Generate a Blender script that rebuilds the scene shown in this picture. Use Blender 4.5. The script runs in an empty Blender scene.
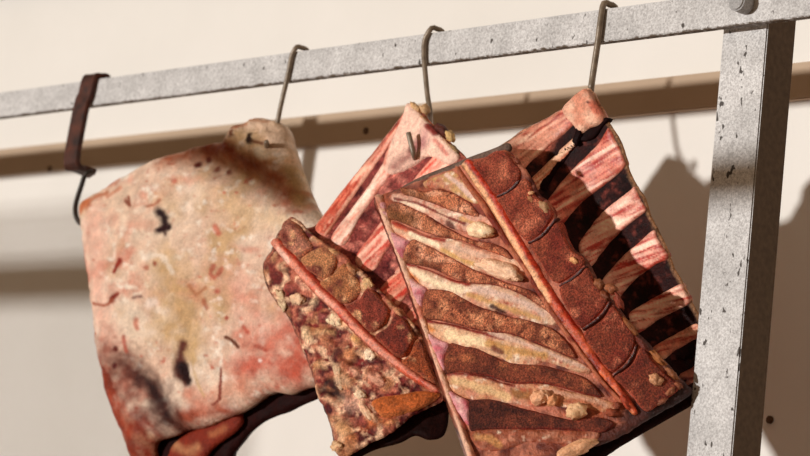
import bpy, bmesh, math, random
import numpy as np
from mathutils import Vector, Matrix, noise as mnoise
from mathutils.geometry import delaunay_2d_cdt

random.seed(7); rng = np.random.default_rng(7)
SC = bpy.context.scene
COL = SC.collection
FPX, W, H = 2500.0, 810, 456

# ------------------------------------------------------------------ camera (solved from the rail, batten and post)
def nrm(v):
    v = np.array(v, float); return v/np.linalg.norm(v)
_dL = nrm((-2325, 130, FPX))
_t = (FPX*FPX-755600)/328.8
_u = np.array(nrm((325+.0855*_t, -_t, FPX))); _u = nrm(_u-_dL*(_u@_dL))
R = np.array([-_dL, np.cross(_u, -_dL), _u])            # rows: world axes seen from the camera (x right, y down, z forward)
def ray(px, py): return R @ np.array([(px-405)/FPX, (py-228)/FPX, 1.0])
CAM = np.array([0, -.006, 1.9]) - 3.0*ray(600, 25)
def onY(px, py, y):
    r = ray(px, py); return CAM + r*(y-CAM[1])/r[1]
cd = bpy.data.cameras.new('camera'); cam = bpy.data.objects.new('camera', cd); COL.objects.link(cam)
M = Matrix.Identity(4)
for i in range(3):
    M[i][0] = R[i, 0]; M[i][1] = -R[i, 1]; M[i][2] = -R[i, 2]; M[i][3] = CAM[i]
cam.matrix_world = M
cd.lens = FPX/W*36; cd.sensor_width = 36; cd.sensor_fit = 'HORIZONTAL'
cd.clip_start = .05; cd.clip_end = 60
cd.dof.use_dof = True; cd.dof.focus_distance = 2.90; cd.dof.aperture_fstop = 7.1
SC.camera = cam

# ------------------------------------------------------------------ small helpers
def lin(c):
    return tuple(((x/255)/12.92 if x/255 <= .04045 else ((x/255+.055)/1.055)**2.4) for x in c)

def vnoise(x, y, seed=0):
    xi = np.floor(x).astype(np.int64); yi = np.floor(y).astype(np.int64)
    fx = x-xi; fy = y-yi; fx = fx*fx*(3-2*fx); fy = fy*fy*(3-2*fy)
    def h(a, b):
        n = (a*374761393 + b*668265263 + seed*974711) & 0x7fffffff
        n = ((n ^ (n >> 13))*1274126177) & 0x7fffffff
        n = n ^ (n >> 16)
        return (n & 0xffff)/65535.0
    return (h(xi, yi)*(1-fx)+h(xi+1, yi)*fx)*(1-fy)+(h(xi, yi+1)*(1-fx)+h(xi+1, yi+1)*fx)*fy
def fbm(x, y, s, seed=0, o=4):
    v = 0; a = 1; t = 0
    for k in range(o):
        v = v+a*vnoise(np.asarray(x)/s*2**k+17.3*k+seed*3.1, np.asarray(y)/s*2**k+9.1*k-seed*1.7, seed+k); t += a; a *= .5
    return v/t

def catmull(P, n_per=None, step=3.0, closed=True):
    P = [np.array(p, float) for p in P]; N = len(P); out = []
    rngs = range(N) if closed else range(N-1)
    for i in rngs:
        p1, p2 = P[i], P[(i+1) % N]
        p0 = P[(i-1) % N] if closed or i > 0 else p1*2-p2
        p3 = P[(i+2) % N] if closed or i+2 < N else p2*2-p1
        m = n_per or max(1, int(round(np.linalg.norm(p2-p1)/step)))
        for k in range(m):
            t = k/m
            out.append(.5*((2*p1)+(p2-p0)*t+(2*p0-5*p1+4*p2-p3)*t*t+(3*p1-p0-3*p2+p3)*t**3))
    if not closed: out.append(P[-1])
    return np.array(out)

def seg_dist(pts, line, closed=False):
    """distance of each point to a polyline, and the parameter 0..1 along it"""
    L = np.array(line, float); A = L if closed else L[:-1]; B = np.roll(L, -1, 0) if closed else L[1:]
    best = np.full(len(pts), 1e9); par = np.zeros(len(pts)); n = len(A)
    for i in range(n):
        d = B[i]-A[i]; dd = d@d+1e-12
        t = np.clip(((pts-A[i])@d)/dd, 0, 1)
        q = np.hypot(*(pts-(A[i]+t[:, None]*d)).T)
        m = q < best; best[m] = q[m]; par[m] = (i+t[m])/n
    return best, par

def inside(pts, poly):
    x, y = pts[:, 0], pts[:, 1]; r = np.zeros(len(pts), bool)
    for (x1, y1), (x2, y2) in zip(poly, np.roll(poly, -1, 0)):
        c = ((y1 > y) != (y2 > y)) & (x < (x2-x1)*(y-y1)/(y2-y1+1e-12)+x1)
        r ^= c
    return r

def link_mesh(name, verts, faces, mat, parent=None, smooth=True, albedo=None):
    me = bpy.data.meshes.new(name)
    me.from_pydata([tuple(v) for v in verts], [], [tuple(f) for f in faces])
    me.update()
    bm = bmesh.new(); bm.from_mesh(me); bmesh.ops.recalc_face_normals(bm, faces=bm.faces); bm.to_mesh(me); bm.free()
    if smooth:
        me.polygons.foreach_set('use_smooth', [True]*len(me.polygons))
    if albedo is not None:
        at = me.color_attributes.new('albedo', 'FLOAT_COLOR', 'POINT')
        a = np.ones((len(verts), 4), np.float32); a[:, :3] = albedo
        at.data.foreach_set('color', a.ravel())
    me.materials.append(mat)
    o = bpy.data.objects.new(name, me); COL.objects.link(o)
    if parent is not None: o.parent = parent; o.matrix_parent_inverse = parent_world(parent).inverted()
    return o
def parent_world(q):
    if q.parent is None: return q.matrix_basis.copy()
    return parent_world(q.parent) @ q.matrix_parent_inverse @ q.matrix_basis

def tag(o, label=None, cat=None, group=None, kind=None):
    if label: o['label'] = label
    if cat: o['category'] = cat
    if group: o['group'] = group
    if kind: o['kind'] = kind
    return o
def thing(name, loc, label, cat, group=None):
    o = bpy.data.objects.new(name, None); COL.objects.link(o); o.location = tuple(loc); o.empty_display_size = .03
    return tag(o, label, cat, group)

# ------------------------------------------------------------------ materials
def new_mat(name):
    m = bpy.data.materials.new(name); m.use_nodes = True
    nt = m.node_tree; nt.nodes.clear()
    out = nt.nodes.new('ShaderNodeOutputMaterial'); b = nt.nodes.new('ShaderNodeBsdfPrincipled')
    nt.links.new(b.outputs[0], out.inputs[0])
    return m, nt, b
def N(nt, t, **kw):
    n = nt.nodes.new(t)
    for k, v in kw.items():
        if k in n.inputs.keys(): n.inputs[k].default_value = v
        else: setattr(n, k, v)
    return n
def noise_node(nt, coord, scale, detail=4, rough=.55):
    n = N(nt, 'ShaderNodeTexNoise'); n.inputs['Scale'].default_value = scale; n.inputs['Detail'].default_value = detail
    n.inputs['Roughness'].default_value = rough; nt.links.new(coord, n.inputs['Vector']); return n
def ramp(nt, fac, stops):
    r = N(nt, 'ShaderNodeValToRGB'); e = r.color_ramp.elements
    while len(e) < len(stops): e.new(.5)
    for k, (p, c) in enumerate(stops):
        e[k].position = p; e[k].color = (*c, 1) if len(c) == 3 else c
    nt.links.new(fac, r.inputs[0]); return r
def mixc(nt, mode, fac, a, b):
    m = N(nt, 'ShaderNodeMix'); m.data_type = 'RGBA'; m.blend_type = mode
    for s, v in ((0, fac), (6, a), (7, b)):
        if hasattr(v, 'is_linked') or hasattr(v, 'links'): nt.links.new(v, m.inputs[s])
        else: m.inputs[s].default_value = v if not isinstance(v, tuple) else ((*v, 1) if len(v) == 3 else v)
    return m.outputs[2]
def bump(nt, b, hts, strength, dist):
    bp = N(nt, 'ShaderNodeBump'); bp.inputs['Strength'].default_value = strength; bp.inputs['Distance'].default_value = dist
    nt.links.new(hts, bp.inputs['Height']); nt.links.new(bp.outputs[0], b.inputs['Normal'])

def meat_mat(name, lo=.6, hi=1.25, s1=60, s2=420, speck=None, rough=.5, bs=.35, bd=.002, bscale=300, spec=.4, stretch=None, sss=0.0, gain=1.0, gam=1.0):
    m, nt, b = new_mat(name)
    tc = N(nt, 'ShaderNodeTexCoord'); co = tc.outputs['Object']
    if stretch is not None:
        mp = N(nt, 'ShaderNodeMapping'); mp.inputs['Rotation'].default_value = stretch[0]; mp.inputs['Scale'].default_value = stretch[1]
        nt.links.new(co, mp.inputs[0]); co2 = mp.outputs[0]
    else: co2 = co
    at = N(nt, 'ShaderNodeAttribute', attribute_name='albedo')
    n1 = noise_node(nt, co2, s1, 5); r1 = ramp(nt, n1.outputs[0], [(.3, (lo,)*3), (.7, (hi,)*3)])
    gm = N(nt, 'ShaderNodeGamma'); gm.inputs[1].default_value = gam; nt.links.new(at.outputs['Color'], gm.inputs[0])
    c = mixc(nt, 'MULTIPLY', 1.0, gm.outputs[0], (gain, gain, gain))
    c = mixc(nt, 'MULTIPLY', 1.0, c, r1.outputs[0])
    n2 = noise_node(nt, co2, s2, 3, .7)
    if speck:
        r2 = ramp(nt, n2.outputs[0], [(.36, (speck[0],)*3), (.5, (1, 1, 1)), (.64, (speck[1],)*3)])
        c = mixc(nt, 'MULTIPLY', 1.0, c, r2.outputs[0])
    nt.links.new(c, b.inputs['Base Color'])
    rr = ramp(nt, n1.outputs[0], [(.3, (rough*.75,)*3), (.7, (min(1, rough*1.25),)*3)])
    nt.links.new(rr.outputs[0], b.inputs['Roughness'])
    b.inputs['Specular IOR Level'].default_value = spec
    if sss:
        b.inputs['Subsurface Weight'].default_value = sss; b.inputs['Subsurface Radius'].default_value = (1, .45, .3); b.inputs['Subsurface Scale'].default_value = .006
    n3 = noise_node(nt, co2, bscale, 4, .65)
    bump(nt, b, n3.outputs[0], bs, bd)
    return m
M_BONE = meat_mat('sawn_spongy_bone', .75, 1.25, 90, 500, (.42, 1.85), .6, 1., .0035, 480, .3, gain=1.75, gam=1.1)
M_FAT = meat_mat('fresh_fat', .76, 1.2, 150, 420, (.8, 1.16), .42, .9, .003, 300, .4, gain=1.5, gam=1.12)
M_MUSCLE = meat_mat('dark_lean_meat', .5, 1.35, 90, 360, (.7, 1.3), .55, .7, .0025, 300, .14, gain=1.4, gam=1.08)
M_DEEP = meat_mat('dried_dark_meat', .6, 1.3, 70, 300, (.7, 1.3), .65, .6, .002, 240, .07, gam=1.1)
M_MEMB = meat_mat('rib_membrane', .78, 1.2, 80, 300, (.8, 1.15), .42, .4, .0015, 240, .3, gain=1.7, gam=1.06)
M_RED = meat_mat('wet_red_tissue', .65, 1.3, 140, 420, (.7, 1.25), .33, .6, .0025, 320, .5, gain=1.5, gam=1.1)
M_SKIN = meat_mat('dry_outer_fat', .8, 1.12, 60, 300, (.85, 1.1), .55, .8, .004, 190, .16, gain=1.12, gam=1.12)

# ------------------------------------------------------------------ charts: real surfaces the pieces are laid out on
class Plane:
    def __init__(s, a, b, c, bend=None):
        P = [onY(*q) for q in (a, b, c)]
        s.o = P[0]; n = nrm(np.cross(P[1]-P[0], P[2]-P[0]))
        s.n = n if n@(CAM-P[0]) > 0 else -n
        s.bend = bend
    def at(s, pts):
        pts = np.asarray(pts, float)
        r = np.stack([(pts[:, 0]-405)/FPX, (pts[:, 1]-228)/FPX, np.ones(len(pts))], 1) @ R.T
        t = ((s.o-CAM)@s.n)/(r@s.n)
        p = CAM+r*t[:, None]
        if s.bend is not None:
            p = p+(r/np.linalg.norm(r, axis=1)[:, None])*s.bend(pts[:, 0], pts[:, 1])[:, None]
        return p
    def normal(s, pts):
        pts = np.asarray(pts, float)
        e = 1.5
        a = s.at(pts+[e, 0])-s.at(pts-[e, 0]); b = s.at(pts+[0, e])-s.at(pts-[0, e])
        n = np.cross(a, b); n /= np.linalg.norm(n, axis=1)[:, None]
        sg = np.sign(np.einsum('ij,ij->i', n, CAM-s.at(pts)))
        return n*sg[:, None]
class Curved(Plane):
    """a surface whose distance into the room (world y) is a smooth function fitted through known points"""
    def __init__(s, ctrl, quad=True):
        A = np.array([(x, y) for x, y, _ in ctrl], float); s.c = A.mean(0); s.k = 100.
        s.quad = quad
        s.w = np.linalg.lstsq(s._b(A), np.array([c[2] for c in ctrl]), rcond=None)[0]
    def _b(s, p):
        u, v = ((np.asarray(p, float)-s.c)/s.k).T
        cols = [np.ones_like(u), u, v] + ([u*u, u*v, v*v] if s.quad else [])
        return np.stack(cols, 1)
    def at(s, pts):
        pts = np.asarray(pts, float)
        y = s._b(pts)@s.w
        r = np.stack([(pts[:, 0]-405)/FPX, (pts[:, 1]-228)/FPX, np.ones(len(pts))], 1) @ R.T
        return CAM+r*((y-CAM[1])/r[:, 1])[:, None]

class RibChart(Plane):
    """ribs leave the backbone steeply into the room, then flatten out towards their sawn ends"""
    def __init__(s, spine, free, pw=3.0):
        s.sp = np.array([q[:2] for q in spine], float); s.sy = [q[2] for q in spine]
        s.fr = np.array([q[:2] for q in free], float); s.fy = [q[2] for q in free]; s.pw = pw
    def at(s, pts):
        pts = np.asarray(pts, float)
        def yy(L, Y):
            d, par = seg_dist(pts, L); return d, np.interp(par, np.linspace(0, 1, len(L)), Y)
        d1, y1 = yy(s.sp, s.sy); d2, y2 = yy(s.fr, s.fy)
        t = d1/(d1+d2+1e-6)
        y = y1+(y2-y1)*(1-(1-t)**s.pw)
        r = np.stack([(pts[:, 0]-405)/FPX, (pts[:, 1]-228)/FPX, np.ones(len(pts))], 1) @ R.T
        return CAM+r*((y-CAM[1])/r[:, 1])[:, None]

# ------------------------------------------------------------------ a closed, rounded, organically rough piece on a chart
def paint(alb, pts, strokes, seed=0):
    for st in strokes:
        line, w, rgb, k = st[:4]; soft = st[4] if len(st) > 4 else .6
        c = np.array(lin(rgb))
        if len(line) == 1: d = np.hypot(*(pts-np.array(line[0])).T)
        else: d, _ = seg_dist(pts, catmull(line, closed=False, step=5) if len(line) > 2 else line)
        d = d+(fbm(pts[:, 0], pts[:, 1], 7, seed+len(line), 3)-.5)*w*.9
        m = np.clip((w-d)/(w*soft+1e-6), 0, 1)*k
        alb[:] = alb*(1-m[:, None])+c*m[:, None]
    return alb

def plate(name, outline, chart, mat, base, T=.004, r=6, depth=.012, spacing=3.0, strokes=(), rough=(.0012, 9), parent=None,
          mottle=None, bdir=None, edge=None, relief=None, jag=.6, lift=0., seed=None, colfn=None, smooth_outline=True):
    seed = (abs(hash(name))*0+random.randint(1, 9999)) if seed is None else seed
    ol = catmull(outline, step=spacing) if smooth_outline else np.array(outline, float)
    if jag:
        c = ol.mean(0); dv = ol-c; dv /= np.linalg.norm(dv, axis=1)[:, None]+1e-9
        ol = ol+dv*((fbm(ol[:, 0], ol[:, 1], 6, seed, 3)-.5)*2*jag)[:, None]
    keep = [0]
    for i in range(1, len(ol)):
        if np.hypot(*(ol[i]-ol[keep[-1]])) > .35*spacing: keep.append(i)
    ol = ol[keep]
    x0, y0 = ol.min(0); x1, y1 = ol.max(0)
    gx, gy = np.meshgrid(np.arange(x0, x1, spacing), np.arange(y0, y1, spacing*.866))
    gx = gx+(np.arange(gx.shape[0]) % 2)[:, None]*spacing*.5
    g = np.stack([gx.ravel(), gy.ravel()], 1)+rng.uniform(-.18, .18, (gx.size, 2))*spacing
    g = g[inside(g, ol)]
    if len(g):
        d, _ = seg_dist(g, ol, True); g = g[d > .45*spacing]
    pin = np.vstack([ol, g]) if len(g) else ol
    nb = len(ol)
    res = delaunay_2d_cdt([Vector(p) for p in pin], [(i, (i+1) % nb) for i in range(nb)], [], 1, 1e-4)
    vs = np.array([tuple(v) for v in res[0]]); faces = [tuple(f) for f in res[2]]
    omap = {}
    for k, src in enumerate(res[3]):
        for q in src:
            if q < nb: omap[q] = k
    loop = [omap[i] for i in range(nb) if i in omap]
    loop = [a for i, a in enumerate(loop) if a != loop[i-1]]
    d, _ = seg_dist(vs, vs[loop], True)
    q = np.clip(d/r, 0, 1); prof = np.sqrt(np.clip(1-(1-q)**2, 0, 1))
    h = lift+T*prof
    if rough: h = h+rough[0]*(fbm(vs[:, 0], vs[:, 1], rough[1], seed, 4)-.5)*2*np.clip(d/(r*.6), .15, 1)
    if relief is not None: h = h+relief(vs[:, 0], vs[:, 1], d)
    P = chart.at(vs); Nn = chart.normal(vs)
    top = P+Nn*h[:, None]
    bd = -Nn if bdir is None else np.repeat(nrm(bdir)[None], len(vs), 0)
    bot = P+bd*depth
    alb = np.repeat(np.array(lin(base))[None], len(vs), 0)
    if mottle:
        for k, (rgb, sc, lo_, hi_) in enumerate(mottle):
            m = np.clip((fbm(vs[:, 0], vs[:, 1], sc, seed+31*k+5, 4)-lo_)/(hi_-lo_), 0, 1)[:, None]
            alb = alb*(1-m)+np.array(lin(rgb))*m
    if colfn is not None: alb = colfn(alb, vs, d)
    if edge:
        m = (np.clip(1-d/edge[1], 0, 1)*edge[2])[:, None]; alb = alb*(1-m)+np.array(lin(edge[0]))*m
    alb = paint(alb, vs, strokes, seed)
    nv = len(top)
    F = list(faces)+[tuple(nv+k for k in reversed(f)) for f in faces]; m = len(loop)
    for i in range(m):
        j = (i+1) % m; F.append((loop[i], loop[j], nv+loop[j], nv+loop[i]))
    return link_mesh(name, np.vstack([top, bot]), F, mat, parent, True, np.vstack([alb, alb*.85]))

def nodule(name, chart, c, rx, ry, rot, mat, base, parent, hgt=.6, lumpy=.25, lift=0., strokes=(), seg=20):
    """a lumpy ellipsoid half sunk in the chart's surface; radii in picture pixels turned into metres there"""
    seed = random.randint(1, 9999)
    p = chart.at([c])[0]; n = chart.normal([c])[0]
    a = math.radians(rot)
    ux = chart.at([(c[0]+math.cos(a), c[1]+math.sin(a))])[0]-p; uy = chart.at([(c[0]-math.sin(a), c[1]+math.cos(a))])[0]-p
    vs = []; F = []; al = []
    hz = min(np.linalg.norm(ux)*rx, np.linalg.norm(uy)*ry)*hgt*1.3
    nl = seg//2
    for i in range(nl+1):
        th = math.pi*i/nl
        for j in range(seg):
            ph = 2*math.pi*j/seg
            v = np.array([math.sin(th)*math.cos(ph), math.sin(th)*math.sin(ph), math.cos(th)])
            k = 1+lumpy*(mnoise.noise(Vector(v*1.9)+Vector((seed, 0, 0)))+.5*mnoise.noise(Vector(v*4.2)+Vector((0, seed, 0))))
            vs.append(p+n*lift+(ux*rx*v[0]+uy*ry*v[1]+n*hz*v[2])*k)
            t = mnoise.noise(Vector(v*2.7)+Vector((0, 0, seed)))
            b = np.array(lin(base)); al.append(b*(1+.22*t*np.array([.6, 1, 1.3])))
    for i in range(nl):
        for j in range(seg):
            j2 = (j+1) % seg
            F.append((i*seg+j, i*seg+j2, (i+1)*seg+j2, (i+1)*seg+j))
    # weld the poles
    me = bpy.data.meshes.new('t'); bm = bmesh.new()
    o = link_mesh(name, vs, F, mat, parent, True, np.array(al))
    bpy.data.meshes.remove(me); bm.from_mesh(o.data); bmesh.ops.remove_doubles(bm, verts=bm.verts, dist=1e-6); bmesh.ops.recalc_face_normals(bm, faces=bm.faces); bm.to_mesh(o.data); bm.free()
    return o

def tube(name, pts, rad, mat, parent=None, seg=10, albedo=None, flat=None, smooth=True, step=.004):
    P = catmull(pts, step=step, closed=False); n = len(P)
    rad = np.interp(np.linspace(0, 1, n), np.linspace(0, 1, len(rad)), rad) if hasattr(rad, '__len__') else np.full(n, rad)
    V = []; F = []
    t = np.gradient(P, axis=0); t /= np.linalg.norm(t, axis=1)[:, None]
    up = np.array([0, 0, 1.]) if abs(t[0, 2]) < .9 else np.array([1., 0, 0])
    nv = nrm(np.cross(t[0], up))
    for i in range(n):
        nv = nv-t[i]*(nv@t[i]); nv /= np.linalg.norm(nv); b = np.cross(t[i], nv)
        for j in range(seg):
            a = 2*math.pi*j/seg; V.append(P[i]+(nv*math.cos(a)+b*math.sin(a))*rad[i])
    for i in range(n-1):
        for j in range(seg):
            k = (j+1) % seg; F.append((i*seg+j, i*seg+k, (i+1)*seg+k, (i+1)*seg+j))
    V.append(P[0]-t[0]*rad[0]*.4); V.append(P[-1]+t[-1]*rad[-1]*.4)
    for j in range(seg):
        k = (j+1) % seg; F.append((len(V)-2, k, j)); F.append((len(V)-1, (n-1)*seg+j, (n-1)*seg+k))
    return link_mesh(name, V, F, mat, parent, smooth, albedo)

def box(name, lo, hi, mat, parent=None, bev=.0, bseg=2):
    bm = bmesh.new(); bmesh.ops.create_cube(bm, size=1)
    lo = Vector(lo); hi = Vector(hi)
    for v in bm.verts: v.co = Vector((lo.x+(v.co.x+.5)*(hi.x-lo.x), lo.y+(v.co.y+.5)*(hi.y-lo.y), lo.z+(v.co.z+.5)*(hi.z-lo.z)))
    if bev: bmesh.ops.bevel(bm, geom=bm.edges[:], offset=bev, segments=bseg, affect='EDGES')
    me = bpy.data.meshes.new(name); bm.to_mesh(me); bm.free(); me.materials.append(mat)
    o = bpy.data.objects.new(name, me); COL.objects.link(o)
    if parent is not None: o.parent = parent; o.matrix_parent_inverse = parent_world(parent).inverted()
    return o
def disc(name, c, axis, r, h, mat, parent=None, seg=28, bev=.0):
    bm = bmesh.new(); bmesh.ops.create_cone(bm, cap_ends=True, segments=seg, radius1=r, radius2=r, depth=h)
    if bev:
        ed = [e for e in bm.edges if abs(e.verts[0].co.z-e.verts[1].co.z) < 1e-6]
        bmesh.ops.bevel(bm, geom=ed, offset=bev, segments=3, affect='EDGES')
    q = Vector((0, 0, 1)).rotation_difference(Vector(axis)).to_matrix().to_4x4()
    bmesh.ops.transform(bm, matrix=Matrix.Translation(Vector(c)) @ q, verts=bm.verts)
    me = bpy.data.meshes.new(name); bm.to_mesh(me); bm.free(); me.materials.append(mat)
    o = bpy.data.objects.new(name, me); COL.objects.link(o)
    if parent is not None: o.parent = parent; o.matrix_parent_inverse = parent_world(parent).inverted()
    return o

# ------------------------------------------------------------------ hard-surface materials
def wall_mat():
    m, nt, b = new_mat('white_painted_plaster'); tc = N(nt, 'ShaderNodeTexCoord')
    n = noise_node(nt, tc.outputs['Object'], 2.5, 4); r = ramp(nt, n.outputs[0], [(.3, lin((230, 224, 215))), (.7, lin((238, 232, 224)))])
    nt.links.new(r.outputs[0], b.inputs['Base Color']); b.inputs['Roughness'].default_value = .65
    n2 = noise_node(nt, tc.outputs['Object'], 14, 4); bump(nt, b, n2.outputs[0], .12, .01); return m
def simple_mat(name, c1, c2, scale, rough=.6, metal=0., bs=.2, bscale=60, spec=.5):
    m, nt, b = new_mat(name); tc = N(nt, 'ShaderNodeTexCoord')
    n = noise_node(nt, tc.outputs['Object'], scale, 5); r = ramp(nt, n.outputs[0], [(.32, lin(c1)), (.68, lin(c2))])
    nt.links.new(r.outputs[0], b.inputs['Base Color']); b.inputs['Roughness'].default_value = rough; b.inputs['Metallic'].default_value = metal
    b.inputs['Specular IOR Level'].default_value = spec
    n2 = noise_node(nt, tc.outputs['Object'], bscale, 4); bump(nt, b, n2.outputs[0], bs, .002); return m
def galv_mat(name, edge_z=None, chips=.71, tone=1.0):
    """weathered zinc paint: fine pale grain, chips down to dark steel, worn brown lower arris"""
    m, nt, b = new_mat(name); tc = N(nt, 'ShaderNodeTexCoord'); co = tc.outputs['Object']
    n1 = noise_node(nt, co, 420, 3, .7)
    k = tone
    r1 = ramp(nt, n1.outputs[0], [(.34, lin((164*k, 160*k, 158*k))), (.5, lin((196*k, 193*k, 191*k))), (.68, lin((222*k, 220*k, 218*k)))])
    n2 = noise_node(nt, co, 22, 5); r2 = ramp(nt, n2.outputs[0], [(.3, (.78, .77, .76)), (.65, (1.05, 1.04, 1.03))])
    c = mixc(nt, 'MULTIPLY', 1.0, r1.outputs[0], r2.outputs[0])
    mp = N(nt, 'ShaderNodeMapping'); mp.inputs['Scale'].default_value = (1, 1, .55); mp.inputs['Rotation'].default_value = (0, .5, 0); nt.links.new(co, mp.inputs[0])
    n3 = noise_node(nt, mp.outputs[0], 120, 2, .5); r3 = ramp(nt, n3.outputs[0], [(chips, (0, 0, 0)), (chips+.025, (1, 1, 1))])
    c = mixc(nt, 'MIX', r3.outputs[0], c, lin((74, 66, 60)))
    if edge_z is not None:
        sp = N(nt, 'ShaderNodeSeparateXYZ'); nt.links.new(co, sp.inputs[0])
        n4 = noise_node(nt, co, 120, 4)
        ma = N(nt, 'ShaderNodeMath', operation='MULTIPLY_ADD'); nt.links.new(n4.outputs[0], ma.inputs[0]); ma.inputs[1].default_value = .009; nt.links.new(sp.outputs[2], ma.inputs[2])
        mr = N(nt, 'ShaderNodeMapRange'); nt.links.new(ma.outputs[0], mr.inputs[0])
        mr.inputs[1].default_value = edge_z+.0062; mr.inputs[2].default_value = edge_z+.0045; mr.inputs[3].default_value = 0; mr.inputs[4].default_value = 1
        c = mixc(nt, 'MIX', mr.outputs[0], c, lin((92, 72, 52)))
    nt.links.new(c, b.inputs['Base Color']); b.inputs['Roughness'].default_value = .6; b.inputs['Metallic'].default_value = 0.0; b.inputs['Specular IOR Level'].default_value = .4
    bump(nt, b, n1.outputs[0], .3, .0012); return m
M_WALL = wall_mat()
M_FLOOR = simple_mat('red_brown_floor', (120, 85, 62), (140, 100, 74), 6, .7)
M_BATTEN = simple_mat('brown_grey_batten_paint', (180, 154, 128), (190, 164, 137), 5, .7, bs=.1)
M_DARK = simple_mat('dark_brown_wood', (52, 34, 24), (64, 42, 30), 12, .6)
M_RAIL = galv_mat('zinc_rail', edge_z=1.8785, chips=.70, tone=1.05)
M_POST = galv_mat('zinc_post', chips=.665, tone=1.08)
M_POST_SHADE = simple_mat('post_shaded_side_brown', (78, 60, 44), (94, 74, 55), 140, .7, 0., .2, 300, .2)  # darker brown for the post's right face, its shade put into the colour
M_BOLT = galv_mat('zinc_bolt', chips=.8, tone=.84)
M_RUST = simple_mat('rusty_brown_iron', (38, 14, 6), (92, 42, 22), 60, .55, .35, .5, 240)
M_IRON = simple_mat('dark_iron', (38, 28, 22), (62, 46, 34), 80, .5, .4, .3, 260)
M_STEEL = simple_mat('dull_steel_wire', (112, 96, 78), (150, 132, 112), 90, .38, .15, .2, 300)
M_SCREW = simple_mat('brown_screw', (84, 58, 36), (104, 74, 48), 80, .6, .2)

# ------------------------------------------------------------------ the place
def struct(o): o['kind'] = 'structure'; return o
struct(box('wall_back', (-4.6, .35, 0), (2.6, .50, 2.9), M_WALL))
struct(box('floor', (-4.6, -3.6, -.1), (2.6, .35, 0), M_FLOOR))
bat = struct(box('trim_1', (-4.6, .338, 1.8805), (2.6, .35, 1.9295), M_BATTEN, bev=.002))
struct(box('trim_2', (-4.6, .32, 2.222), (2.6, .35, 2.36), M_DARK))
for px, py in ((50, 169), (366, 131)):
    p = onY(px, py, .338); disc('screw', (p[0], .3375, p[2]), (0, -1, 0), .0055, .004, M_SCREW, bat, bev=.001)
p = onY(771, 420, .35); sc_ = disc('wall_screw', (p[0], .3475, p[2]), (0, -1, 0), .005, .006, M_SCREW, bev=.0015)
tag(sc_, 'small dark screw head in the white wall just right of the post, near the bottom', 'screw')

# hanging frame: flat rail bolted on a square post
fr = thing('hanging_frame', (.22, .045, 0), 'worn grey zinc-coated frame of a flat horizontal rail bolted to a square upright post', 'frame')
rail = box('rail', (-2.6, -.006, 1.8785), (.62, .006, 1.9195), M_RAIL, fr, bev=.0012)
post = box('post', (.171, .020, 0), (.237, .071, 1.925), M_POST, fr, bev=.0015)
post.data.materials.append(M_POST_SHADE)
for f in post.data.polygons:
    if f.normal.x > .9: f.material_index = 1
p = onY(747, 5, -.006); disc('bolt', (p[0], -.016, p[2]), (0, -1, 0), .0115, .020, M_BOLT, fr, bev=.002)
sp = disc('spacer', (p[0], .013, p[2]), (0, -1, 0), .013, .0142, M_BOLT, fr)
box('post', (-2.55, .020, 0), (-2.4845, .072, 1.925), M_POST, fr, bev=.0015)

# ------------------------------------------------------------------ hooks
def wire_hook(pts, rad, label, mat=M_STEEL, name='wire_hook', z_top=None):
    p0 = pts[0]
    t = thing(name, pts[len(pts)//2], label, 'hook')
    tube('wire', pts, rad, mat, t, seg=12)
    return t
def P(px, py, y): return onY(px, py, y)

# ------------------------------------------------------------------ 1. the slab on the left
def gs(x, y, cx, cy, rx, ry, rot=0):
    a = math.radians(rot); u = (x-cx)*math.cos(a)+(y-cy)*math.sin(a); v = -(x-cx)*math.sin(a)+(y-cy)*math.cos(a)
    return np.exp(-((u/rx)**2+(v/ry)**2))
slab = thing('beef_flank', P(200, 300, -.03), 'large pale fat-covered slab of beef hanging leftmost, between the strap hook and a wire hook', 'meat')
CH_S = Plane((83, 210, -.005), (280, 150, -.005), (160, 430, -.025))
S_OUT = [(83, 206), (95, 197), (115, 185), (140, 171), (160, 160), (178, 152), (202, 146), (224, 143), (231, 136), (240, 128), (252, 122), (262, 119), (272, 120), (281, 123),
         (288, 131), (292, 144), (295, 155), (300, 170), (306, 186), (312, 200), (319, 213), (332, 232), (345, 262), (346, 310), (336, 350), (322, 380), (304, 388), (288, 394), (275, 392), (262, 398),
         (248, 408), (234, 415), (221, 421), (204, 427), (186, 430), (171, 436), (156, 441), (151, 456), (149, 476), (128, 478), (125, 456), (121, 432), (114, 410), (108, 392), (106, 374), (100, 346), (98, 320), (95, 290), (90, 260), (86, 234)]
def slab_relief(x, y, d):
    h = .012*gs(x, y, 170, 270, 95, 110)+.010*gs(x, y, 265, 150, 32, 30)-.012*gs(x, y, 215, 165, 60, 12, 18)
    h = h-.006*gs(x, y, 165, 400, 16, 40, -25)-.010*gs(x, y, 194, 374, 6, 13, 12)-.005*gs(x, y, 207, 320, 10, 55, 8)+.006*gs(x, y, 260, 350, 40, 40)
    h = h-.003*gs(x, y, 176, 226, 7, 12)-.002*gs(x, y, 142, 206, 3, 6)
    lobe = gs(x, y, 262, 145, 34, 26)
    h = h+.012*np.clip(lobe*1.3, 0, 1)*(fbm(x, y, 11, 3)-.5)*2+.005*(fbm(x, y, 22, 8, 3)-.5)+.0022*(fbm(x+.6*y, y-.4*x, 6, 12, 3)-.5)
    h = h-np.clip((y-405)/60, 0, 1)**2*.02
    return h
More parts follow.
